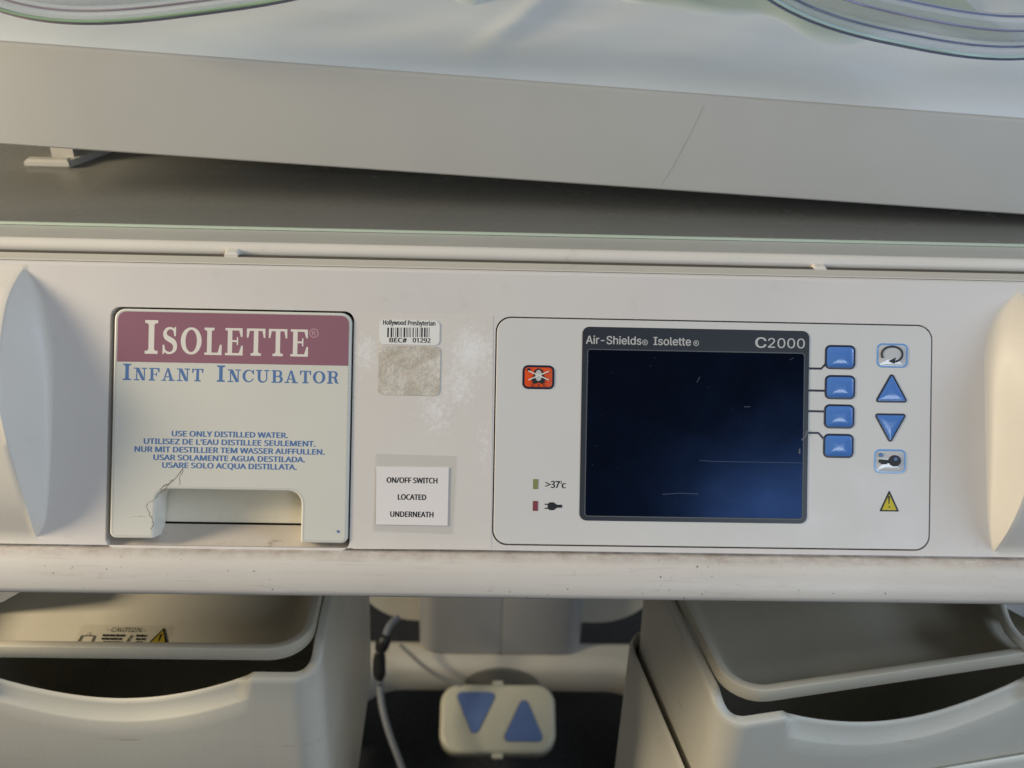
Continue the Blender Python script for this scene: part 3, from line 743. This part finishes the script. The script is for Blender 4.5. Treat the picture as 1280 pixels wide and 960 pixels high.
u0, u1, v0, v1 = box_px(1095.5, 1134.5, 429.2, 459.5); CY = key('cycle_key', rrect(u0, u1, v0, v1, .0036), .0012, M['button_clear'], M['button_rim'], .0006)
u0, u1, v0, v1 = box_px(1092.5, 1132, 561.5, 591.5); KE = key('lock_key', rrect(u0, u1, v0, v1, .0036), .0012, M['button_clear'], M['button_rim'], .0006)
u0, u1, v0, v1 = box_px(653, 693, 456.5, 486.5); OR = key('alarm_silence_key', rrect(u0, u1, v0, v1, .0036), .0014, M['orange'], M['navy'], .0004)
# symbols printed on the keys
mb = MB(W3); NN = .0013
cyc = [P(1115.3+13*math.cos(R(t)), 442.8-9.8*math.sin(R(t)), NN) for t in range(-72, 216, 8)]
mb.stroke(cyc, .0012, NN); mb.face([(*P(*p, NN), NN+1e-5) for p in ((1110.5, 451.5), (1119.8, 446.8), (1118.6, 455))]); obj('cycle_symbol', mb, M['black_ink'], CP, weld=False)
mb = MB(W3); mb.stroke([P(1098.5, 576.2, NN), P(1114, 577.3, NN)], .0021, NN)
mb.prism(ell(*P(1118.5, 576, NN), .0040, .0036, 20), NN, NN+.0001); mb.face([(*P(*p, NN), NN+2e-5) for p in ((1101, 577.5), (1109, 577.8), (1109, 580.5), (1101, 580))])
obj('key_symbol', mb, M['black_ink'], CP, weld=False)
mb = MB(W3); mb.prism(ell(*P(1119.5, 573.8, NN), .0012, .0011, 12), NN+.0001, NN+.00016); mb.prism(ell(*P(1101, 568.6, NN), .0014, .0014, 14), NN, NN+.0001); obj('key_dot', mb, M['blue_ink'], CP)
NB = .0010
mb = MB(W3); bell = [(673, 460), (668, 463), (667, 469), (663.5, 474), (666, 477), (664, 478), (668, 480), (673, 478), (677.5, 480), (682, 477.5), (680, 476), (683, 474), (679.5, 469), (678.5, 463)]
mb.prism([P(*p, NB) for p in bell], NB, NB+.00005)
for x in (667, 673.2, 679): mb.stroke([P(x+(x-673)*.1, 480, NB), P(x+(x-673)*.25, 483.5, NB)], .0005, NB)
mb.prism(ell(*P(661, 462, NB), .0012, .0010, 10), NB, NB+.00005)
obj('bell_symbol', mb, M['black_ink'], CP, weld=False)
mb = MB(W3); mb.prism(ell(*P(673.2, 469.3, NB), .0021, .0035, 16), NB+.00006, NB+.0001)
obj('bell_clapper', mb, M['grey_ink'], CP)
mb = MB(W3); mb.stroke([P(660.5, 463.5, NB), P(686, 475, NB)], .0007, NB+.00014); mb.stroke([P(660.5, 475, NB), P(686, 464, NB)], .0007, NB+.00017); obj('cross_symbol', mb, M['white_ink'], CP, weld=False)
# leads from screen to soft keys
for L in ([(1008, 460.5), (1026.5, 460.8), (1032, 455)], [(1008, 488), (1031, 488.4)], [(1008, 513.8), (1030.5, 514.3)], [(1006, 540.8), (1023, 541.2), (1030, 549)]):
    mb = MB(W3); mb.stroke([P(*p, .0003) for p in L], .00135, .00032); obj('key_lead', mb, M['navy'], CP, weld=False)
# warning triangle
mb = MB(W3); mb.prism(tri([(1099, 639), (1123.5, 639.3), (1111.3, 612.5)], .0004), .00021, .00034); mb.prism(tri([(1102, 637.4), (1120.5, 637.7), (1111.3, 617.5)], .0003), .00035, .00042, 0, 1)
e = [P(*p, .0005) for p in ((1110.2, 620), (1112.3, 620), (1111.7, 630), (1110.8, 630))]; mb.face([(*p, .0005) for p in e]); mb.prism(ell(*P(1111.2, 633.6), .0005, .0005, 8), .00043, .0005)
obj('warning_symbol', mb, [M['black_ink'], M['yellow']], CP)
# indicator windows
for x, y, m in ((669.5, 605, 'led_green'), (669.2, 632.3, 'led_red')):
    u0, u1, v0, v1 = box_px(x-3.2, x+3.2, y-6.2, y+6.2); mb = MB(W3); mb.prism([(u0, v0), (u1, v0), (u1, v1), (u0, v1)], .00021, .00035); o = obj('indicator_window', mb, M[m], CP)
lettering(CP, M['black_ink'], [('>', 682, 688, 609.5, 8, dict(off=.03)), ('37', 688.8, 699, 609.8, 8.4, dict(off=.03)), ('c', 702.4, 707, 610.2, 8.0, dict(off=.025))], .00023)
mb = MB(W3); u, v = P(700.9, 602.8); mb.stroke(ell(u, v, .0007, .0007, 14), .00035, .00023, 0, True); obj('degree_mark', mb, M['black_ink'], CP, weld=False)
mb = MB(W3); body = [(684.5, 630), (687, 627.8), (692, 627.8), (696, 630.8), (702.5, 630.8), (702.5, 634.5), (696, 634.5), (692, 637.6), (687, 637.6), (684.5, 635.3)]
mb.prism([P(*p) for p in body], .0003, .00036)
for y in (630.2, 635.2): mb.stroke([P(680.8, y), P(685, y)], .0007, .00033)
obj('plug_symbol', mb, M['black_ink'], CP, weld=False)

# ================================================================== mattress tray, sheet and blanket inside the hood
TY = YP+.030
tl0, tl1 = aty(0, 53, TY), aty(0, 180, TY); tr0, tr1 = aty(1280, 150, TY), aty(1280, 268, TY)
def zline(a, b): s = (b.z-a.z)/(b.x-a.x); return lambda x: a.z+(x-a.x)*s
zt, zb = zline(tl0, tr0), zline(tl1, tr1)
xa, xb = XL+.04, XR-.02
mb = MB(); L = []
for x in (xa, xb):
    t, b = zt(x), zb(x)
    L.append([(x, TY, b), (x, TY-.0012, b+.0012), (x, TY+.0005, t-.002), (x, TY+.0012, t-.0006), (x, TY+.0025, t), (x, TY+.006, t), (x, TY+.007, t-.004), (x, TY+.007, t-.018), (x, TY+.48, t-.018), (x, TY+.48, b)])
mb.loops(L, 0, True, True, True)
TR = obj('mattress_tray', mb, M['tray'], None, 40); tag(TR, 'pale grey tilted mattress tray with deep plain front behind clear window', 'mattress tray')
mb = MB(W3)
qa, qb = aty(881, 132, TY-.0014), aty(826, 232, TY-.0014)
mb = MB(); d = .00013
pts = [qa+(qb-qa)*t+Vector((random.uniform(-.0005, .0005)+.0015*math.sin(t*3), 0, 0)) for t in [i/8 for i in range(9)]]
mb.loops([[(p.x-d, TY-.00135+.0017*(p.z-zb(p.x))/.07, p.z) for p in pts], [(p.x+d, TY-.00135+.0017*(p.z-zb(p.x))/.07, p.z) for p in pts]], 0, False)
obj('hairline_crack', mb, M['hairline'], TR, weld=False)
def hsh(x, y):
    return (.003*math.sin(7*x+1.3)*math.sin(9*y+.4)+.0012*math.sin(17*x-11*y+2)+.0006*math.sin(31*x+9*y)+.0006*math.sin(57*x-33*y+1))
def sheet_z(x, y):
    k = y-(TY+.008); s = 1-math.exp(-k/.02)
    z = zt(x)-.006+.012*s+hsh(x, y)*s*min(1, k/.06)
    z += .004*math.exp(-((x+.035-.25*k)/.012)**2)*min(1, k/.10)
    z += .05*max(0, k-.16)
    return z
mb = MB(); NX, NY = 150, 70
mb.loops([[(xa-.10+(xb-xa+.25)*i/NX, TY+.008+.46*(j/NY)**1.5, sheet_z(xa-.10+(xb-xa+.25)*i/NX, TY+.008+.46*(j/NY)**1.5)) for i in range(NX+1)] for j in range(NY+1)], 0, False)
for row in ():
    pass
sh = obj('bed_sheet', mb, M['sheet'], None, 80); tag(sh, 'rumpled white cotton sheet lying on the mattress tray', 'sheet')
edge = [(520, -22), (545, -16), (560, -2), (574, 8), (592, 9), (606, 2), (630, -4), (690, -6), (750, -3), (800, 8), (850, 18), (900, 24), (950, 24), (985, 34), (1020, 48), (1060, 52), (1100, 44), (1160, 40), (1230, 52), (1290, 60)]
eb = [(atz(x, y, zt(0)+.012)) for x, y in edge]
# follow the tilt of the tray
eb = [atz(x, y, zt(p.x)+.010) for (x, y), p in zip(edge, eb)]
mb = MB(); L = []
for j in range(26):
    row = []; dzz = -.0022*max(0, 1-j/5)
    for p in eb:
        y = p.y+.012*0+(1.19-p.y)*(j/25)**1.4; row.append((p.x+.02*(j/25), y, sheet_z(p.x, y)+dzz+.0004+.0025*(1-math.exp(-j/6.0))+.0012*math.sin(p.x*60+j*.5)*min(1, j/8)))
    L.append(row)
# denser along the edge
K = 6; L2 = []
for row in L:
    r = []
    rows = [(i, *p) for i, p in enumerate(row)]
    for i in range((len(row)-1)*K+1): r.append(tuple(interp(i/K, rows)))
    L2.append(r)
mb.loops(L2, 0, False)
bl_ = obj('blanket', mb, M['blanket'], None, 80, weld=False)
at_ = bl_.data.attributes.new('fade', 'FLOAT', 'POINT'); rl = len(L2[0])
for i in range(len(bl_.data.vertices)):
    r_ = min(1, (i//rl)/9); at_.data[i].value = r_*r_*(3-2*r_); tag(bl_, 'soft green blanket bunched at the back of the white sheet', 'blanket')

# ================================================================== storage drawers
def drawer(origin, rotz, mir, Wd, Dp, ztop, zbot, label, grp, step=0.0, lower=None):
    root = empty('storage_drawer', (origin[0], origin[1], zbot), label, 'drawer', grp)
    ca, sa = math.cos(rotz), math.sin(rotz)
    def F(x, y, z): x *= mir; return Vector((origin[0]+x*ca-y*sa, origin[1]+x*sa+y*ca, z))
    # local: x from 0 (inner corner) to -Wd, y from 0 (front) to Dp; inner side is +x
    per = rrect(-Wd, 0, 0, Dp, .022, 8)
    den = []
    for i in range(len(per)):
        a, b = per[i], per[(i+1) % len(per)]; ln = math.hypot(b[0]-a[0], b[1]-a[1]); k = max(1, int(ln/.004))
        for j in range(k): den.append((a[0]+(b[0]-a[0])*j/k, a[1]+(b[1]-a[1])*j/k))
    c0, hw = -.152, .098
    def top(x, y):
        z = ztop
        if y < .03:
            f = 1-max(0, y)/.03; f = f*f*(3-2*f)
            z = ztop-.012*f
            t = (x-c0)/hw
            if abs(t) < 1: z -= f*(.003+.026*(math.cos(t*math.pi/2)**.9))
        return z
    mb = MB(F); tp = [top(x, y) for x, y in den]
    def ring(d, dz): return [(x, y, z+dz) for (x, y), z in zip(inset(den, d), tp)]
    def low(d, z): return [(x, y, z) for x, y in inset(den, d)]
    i0, i1 = inset(den, .0002), inset(den, .0046)
    wt = [max(0, min(1, (1-abs((x-c0)/hw))*14))*(1 if y < .012 else 0) for x, y in den]
    def grip_ring(dz, k=1.0): return [(a[0]+(b[0]-a[0])*w_*k, a[1]+(b[1]-a[1])*w_*k, z+dz*(1 if w_ else .5)) for a, b, w_, z in zip(i0, i1, wt, tp)]
    L = [low(.012, zbot), low(.008, zbot+.004), ring(.0005, -.034), ring(.0001, -.0185), grip_ring(-.0165, .15), grip_ring(-.0125), grip_ring(-.0035), [(a[0], a[1], z-.0006) for a, z in zip(inset([(p[0], p[1]) for p in grip_ring(0)], .0010), tp)],
         [(a[0], a[1], z) for a, z in zip(inset([(p[0], p[1]) for p in grip_ring(0)], .0020), tp)], ring(.0072, 0), ring(.0080, -.001), ring(.0084, -.012), low(.012, zbot+.02)]
    mb.loops(L, 0, True, True, True); obj('tub', mb, M['drawer'], root, 50)
    # tray insert
    zr = ztop+.012; pr_ = rrect(-Wd+.010, -.008, .006, Dp-.006, .030, 8)
    mb = MB(F); L = []
    for d, z in ((.0035, zr-.0118), (.0005, zr-.0115), (0, zr-.0110), (0, zr-.0008), (.0003, zr-.0002), (.0009, zr), (.0056, zr), (.0064, zr-.0006), (.0085, zr-.008), (.014, zr-.0235), (.018, zr-.0275), (.026, zr-.029)):
        L.append([(x, y, z) for x, y in inset(pr_, d)])
    mb.loops(L, 0, True, False, True); ty = obj('tray_insert', mb, M['drawer_tray'], root, 50)
    mb = MB(F); mb.prism(inset(pr_, .030), zr-.034, zr-.0305); obj('tray_underside', mb, M['shell'], root)
    if lower:
        mb = MB(F); pl_ = rrect(-Wd-.004, .0065, -.0045, Dp+.004, .026, 8)
        zt_, zb_ = lower
        mb.loops([[(x, y, zb_) for x, y in pl_], [(x, y, zt_-.004) for x, y in pl_], [(x, y, zt_-.001) for x, y in inset(pl_, .001)], [(x, y, zt_) for x, y in inset(pl_, .003)], [(x, y, zt_-.012) for x, y in inset(pl_, .0055)]], 0, True, True); obj('cradle', mb, M['drawer'], root, 50)
    return root, ty, zr, F
ZD = .851
cL = atz(394, 842, ZD-.010); cR = atz(908, 905, ZD-.010)
dl, tyl, zr, FL = drawer((cL.x+.004, cL.y-.004), R(0), 1, .318, .33, ZD, .517, 'left open storage drawer with caution label in its tray', 'storage drawers under the control panel')
dr, tyr, _, FR = drawer((cR.x-.004, cR.y-.002), R(11), -1, .318, .185, ZD, .56, 'right storage drawer swung outward with ribbed lower cradle', 'storage drawers under the control panel', lower=(.755, .45))
dr['label'] = 'storage drawer swung outward on the right with cradle seam along its side'
dl['label'] = 'storage drawer hanging straight on the left with caution label in its tray'
# caution label on the left tray floor
fz = zr-.0288
def FZ(px, py): p = atz(px, py, fz); return p.x, p.y
ax, ay = FZ(103, 781); bx_, by = FZ(219, 782); yb = ay-.045
mb = MB(); mb.prism(rpoly([(ax, yb), (bx_, yb), (bx_, ay), (ax, ay)], .003), fz, fz+.0002)
CL = obj('caution_label', mb, M['film'], tyl)
mb = MB(); V, F_ = glyphs('- CAUTION -'); t0 = FZ(133, 790); t1 = FZ(181, 790); lo = min(v[0] for v in V); hi = max(v[0] for v in V); k = (t1[0]-t0[0])/(hi-lo)
for x, y in V: mb.vert((t0[0]+(x-lo)*k, t0[1]+y*k*1.25, fz+.0004))
for f in F_: mb.f.append(list(f)); mb.m.append(0)
def rc2(x0, x1, ya, yb_): mb.face([(x0, ya, fz+.0004), (x1, ya, fz+.0004), (x1, yb_, fz+.0004), (x0, yb_, fz+.0004)])
for r_, (pa, pb_) in enumerate(((128, 156), (127, 150), (129, 152))):
    for (qa_, qb_) in ((pa, pb_), (170, 181-r_*2)):
        x = FZ(qa_, 795+r_*4)[0]; xe = FZ(qb_, 795+r_*4)[0]; yy = FZ(150, 796+r_*4.2)[1]
        while x < xe: wdt = random.uniform(.0012, .003); rc2(x, x+wdt, yy, yy+.0022); x += wdt+.0006
s = FZ(100, 800)[0]; s2 = FZ(116, 800)[0]; sy = FZ(100, 795)[1]
mb.stroke([(s-.001, sy-.02), (s, sy), (s2, sy), (s2+.0005, sy-.02)], .0012, fz+.0004); mb.stroke([(s+.003, sy), ((s+s2)/2, sy+.004), (s2-.003, sy)], .0005, fz+.0004)
x1_, y1_ = FZ(162, 794); mb.stroke([(x1_+.002, y1_), (x1_, y1_-.009), (x1_-.002, y1_-.02)], .0011, fz+.0004)
obj('lettering', mb, M['black_ink'], tyl, weld=False)
wx0, wy = FZ(187, 803); wx1, _ = FZ(209, 803); wyt = FZ(200, 785)[1]
mb = MB(); mb.prism([(wx0-.001, wy-.002), (wx1+.001, wy-.002), ((wx0+wx1)/2, wyt)], fz+.0003, fz+.0004); mb.prism([(wx0+.0012, wy-.0008), (wx1-.0012, wy-.0008), ((wx0+wx1)/2, wyt-.003)], fz+.0004, fz+.0005, 0, 1)
cxw = (wx0+wx1)/2; mb.face([(cxw-.0005, wy+.001, fz+.0006), (cxw+.0005, wy+.001, fz+.0006), (cxw+.0009, wyt-.007, fz+.0006), (cxw-.0009, wyt-.007, fz+.0006)])
obj('warning_symbol', mb, [M['black_ink'], M['yellow_dull']], tyl)
# ring handle on the right tray
mb = MB(); q = [(1250, 750), (1252, 762), (1256, 775), (1262, 787), (1270, 797), (1282, 806), (1300, 812)]
pts = [atz(x, y, zr+.004) for x, y in q]; mb.tube([tuple(p) for p in pts], .0042, 8)
pts2 = [atz(x+4, y-2, zr-.02) for x, y in q]
mb.loops([[tuple(p) for p in pts], [tuple(p) for p in pts2]], 0, False)
obj('tray_loop', mb, M['drawer'], tyr, 60)

# ================================================================== stand: column, base and shroud
STD = empty('incubator_stand', (0, 1.3, 0), 'grey lifting column on a pale cross-shaped base below the drawers', 'stand')
ZB = .19; yc = atz(625, 820, ZB).y; q0 = aty(523, 800, yc); q1 = aty(728, 800, yc); xm = aty(627, 790, yc).x
for x0, x1 in ((q0.x, xm-.0006), (xm+.0006, q1.x)):
    mb = MB(); r0 = .03
    if x0 == q0.x: o_ = rpoly([(x0, yc), (x1, yc), (x1, yc+.2), (x0, yc+.2)], [r0, .0012, .001, .02])
    else: o_ = rpoly([(x0, yc), (x1, yc), (x1, yc+.2), (x0, yc+.2)], [.0012, r0, .02, .001])
    mb.prism(o_, ZB-.004, 1.0, .002, back=.010); obj('column_cover', mb, M['stand'], STD, 50)
# base cross-beam and legs
yf = 1.185; bl = atz(462, 880, .128); br = atz(815, 885, .128)
lx, rx = bl.x-.022, br.x-.002
out = [(lx-.10, .55), (lx, .55), (lx, yf), (rx, yf), (rx, .55), (rx+.10, .55), (rx+.10, yf+.062), (lx-.10, yf+.062)]
ol_ = rpoly(out, [.035, .035, .075, .075, .035, .035, .03, .03], 8)
mb = MB(); mb.prism(ol_, .122, ZB, .022, seg=5, back=.008); obj('base_frame', mb, M['base'], STD, 60)
# caster wheels under the legs
for x in (lx-.05, rx+.05):
    for y in (.62, yf+.02):
        mb = MB(); mb.tube([(x-.016, y, .058), (x+.016, y, .058)], .058, 20); mb.box(x-.022, x+.022, y-.03, y+.03, .085, .123, 0, .004); obj('caster', mb, M['connector'], STD, 50)
# rounded shroud behind the column
yS = yc+.06; sl = aty(448, 758, yS); sr = aty(820, 758, yS); bt = aty(560, 776, yS).z
mb = MB(lambda x, z, y: Vector((x, y, z)))
o_ = rpoly([(sl.x, bt), (sr.x, bt), (sr.x+.02, .95), (sl.x-.02, .95)], [.10, .10, .02, .02], 10); mb.prism(o_, yS+.22, yS, -.0 if False else 0.0); obj('shroud', mb, M['base'], STD, 50)
# dark notch in the beam above the pedal
n0 = aty(580, 862, yf-.003); n1 = aty(672, 862, yf-.003); nh = aty(625, 838, yf-.003).z-n0.z
mb = MB(lambda x, z, y: Vector((x, y, z))); cxn = (n0.x+n1.x)/2; hwn = (n1.x-n0.x)/2
mb.prism([(cxn-hwn, n0.z), (cxn+hwn, n0.z)]+[(cxn+hwn*math.cos(R(a)), n0.z+nh*math.sin(R(a))**.6) for a in range(8, 173, 8)], yf+.004, yf-.0025); obj('cable_notch', mb, M['shell'], STD)

# ---- foot pedal
pc = CAM+ray(622, 899)*1.585
axx = (rt*1.0).normalized(); nn = (-ray(622, 899).normalized()+Vector((0, .12, .28))).normalized(); axy = nn.cross(axx).normalized(); axx = axy.cross(nn)
def PF(a, b, c): return pc+axx*a+axy*b+nn*c
kpx = 1.585/FPX
FP = empty('foot_pedal', (pc.x, pc.y, 0), 'cream foot pedal with two blue triangle keys on the dark floor', 'foot pedal')
mb = MB(PF); sh_ = rpoly([(-72*kpx, -42*kpx), (72*kpx, -42*kpx), (72*kpx, 42*kpx), (-72*kpx, 42*kpx)], .030, 8)
mb.prism(sh_, -.03, .010, .008, seg=4, back=.004); obj('pedal_body', mb, M['pedal'], FP, 60)
for pts in ([(-54, 31), (-1, 31), (-29, -27)], [(5, -29), (58, -29), (33, 29)]):
    if pts[0][1] > 0: pts = pts[::-1]
    mb = MB(PF); mb.prism(rpoly([(x*kpx, y*kpx) for x, y in pts], .007, 6), .0101, .0135, .0015); o = obj('pedal_key', mb, M['pedal_blue'], FP, 50)
for y in (44, -44):
    mb = MB(PF); mb.prism(rrect(-7*kpx, 7*kpx, (y-3.5)*kpx, (y+3.5)*kpx, .003), -.006, .004, .002); obj('tab', mb, M['pedal'], FP)
mb = MB(PF); mb.box(-.06, .06, -.03, .05, -pc.z*.0-.075, -.029); obj('pedal_block', mb, M['connector'], FP)
# ---- cables
def smooth(pts, k=6):
    rows = [(i, *p) for i, p in enumerate(pts)]; return [tuple(interp(i/k, rows)) for i in range((len(pts)-1)*k+1)]
CB = empty('power_cable', (atz(480, 900, .02).x, 1.0, 0), 'grey cable with black connector hanging beside the left drawer', 'cable')
q = [(475, 838, 1.06), (475, 860, 1.05), (478, 885, 1.03), (486, 915, 1.0), (497, 945, .97), (508, 975, .94)]
mb = MB(); mb.tube(smooth([tuple(aty(*p)) for p in q]), .0050, 10); obj('cable', mb, M['cable'], CB, 60)
q = [(497, 772, 1.12), (487, 782, 1.10), (480, 798, 1.08)]
mb = MB(); mb.tube(smooth([tuple(aty(*p)) for p in q]), .0050, 10); obj('cable', mb, M['cable'], CB, 60)
q = [(483, 795, 1.08), (478, 806, 1.076), (475, 818, 1.07), (474, 830, 1.065), (474, 850, 1.055)]
mb = MB(); mb.tube(smooth([tuple(aty(*p)) for p in q], 3), [.006, .010, .010, .0105, .0095, .008, .0085, .0085, .0095, .0095, .0098, .0098, .006], 12); obj('connector', mb, M['connector'], CB, 60)
PC = MB(); PC.tube(smooth([tuple(aty(x, y, Y)) for x, y, Y in ((500, 806, 1.172), (530, 833, 1.155), (552, 847, 1.15), (577, 857, 1.15))]), .0030, 8); o = obj('pedal_cable', PC, M['cable_dark'], None, 60)
tag(o, 'thin grey lead running from the base beam to the foot pedal', 'cable')
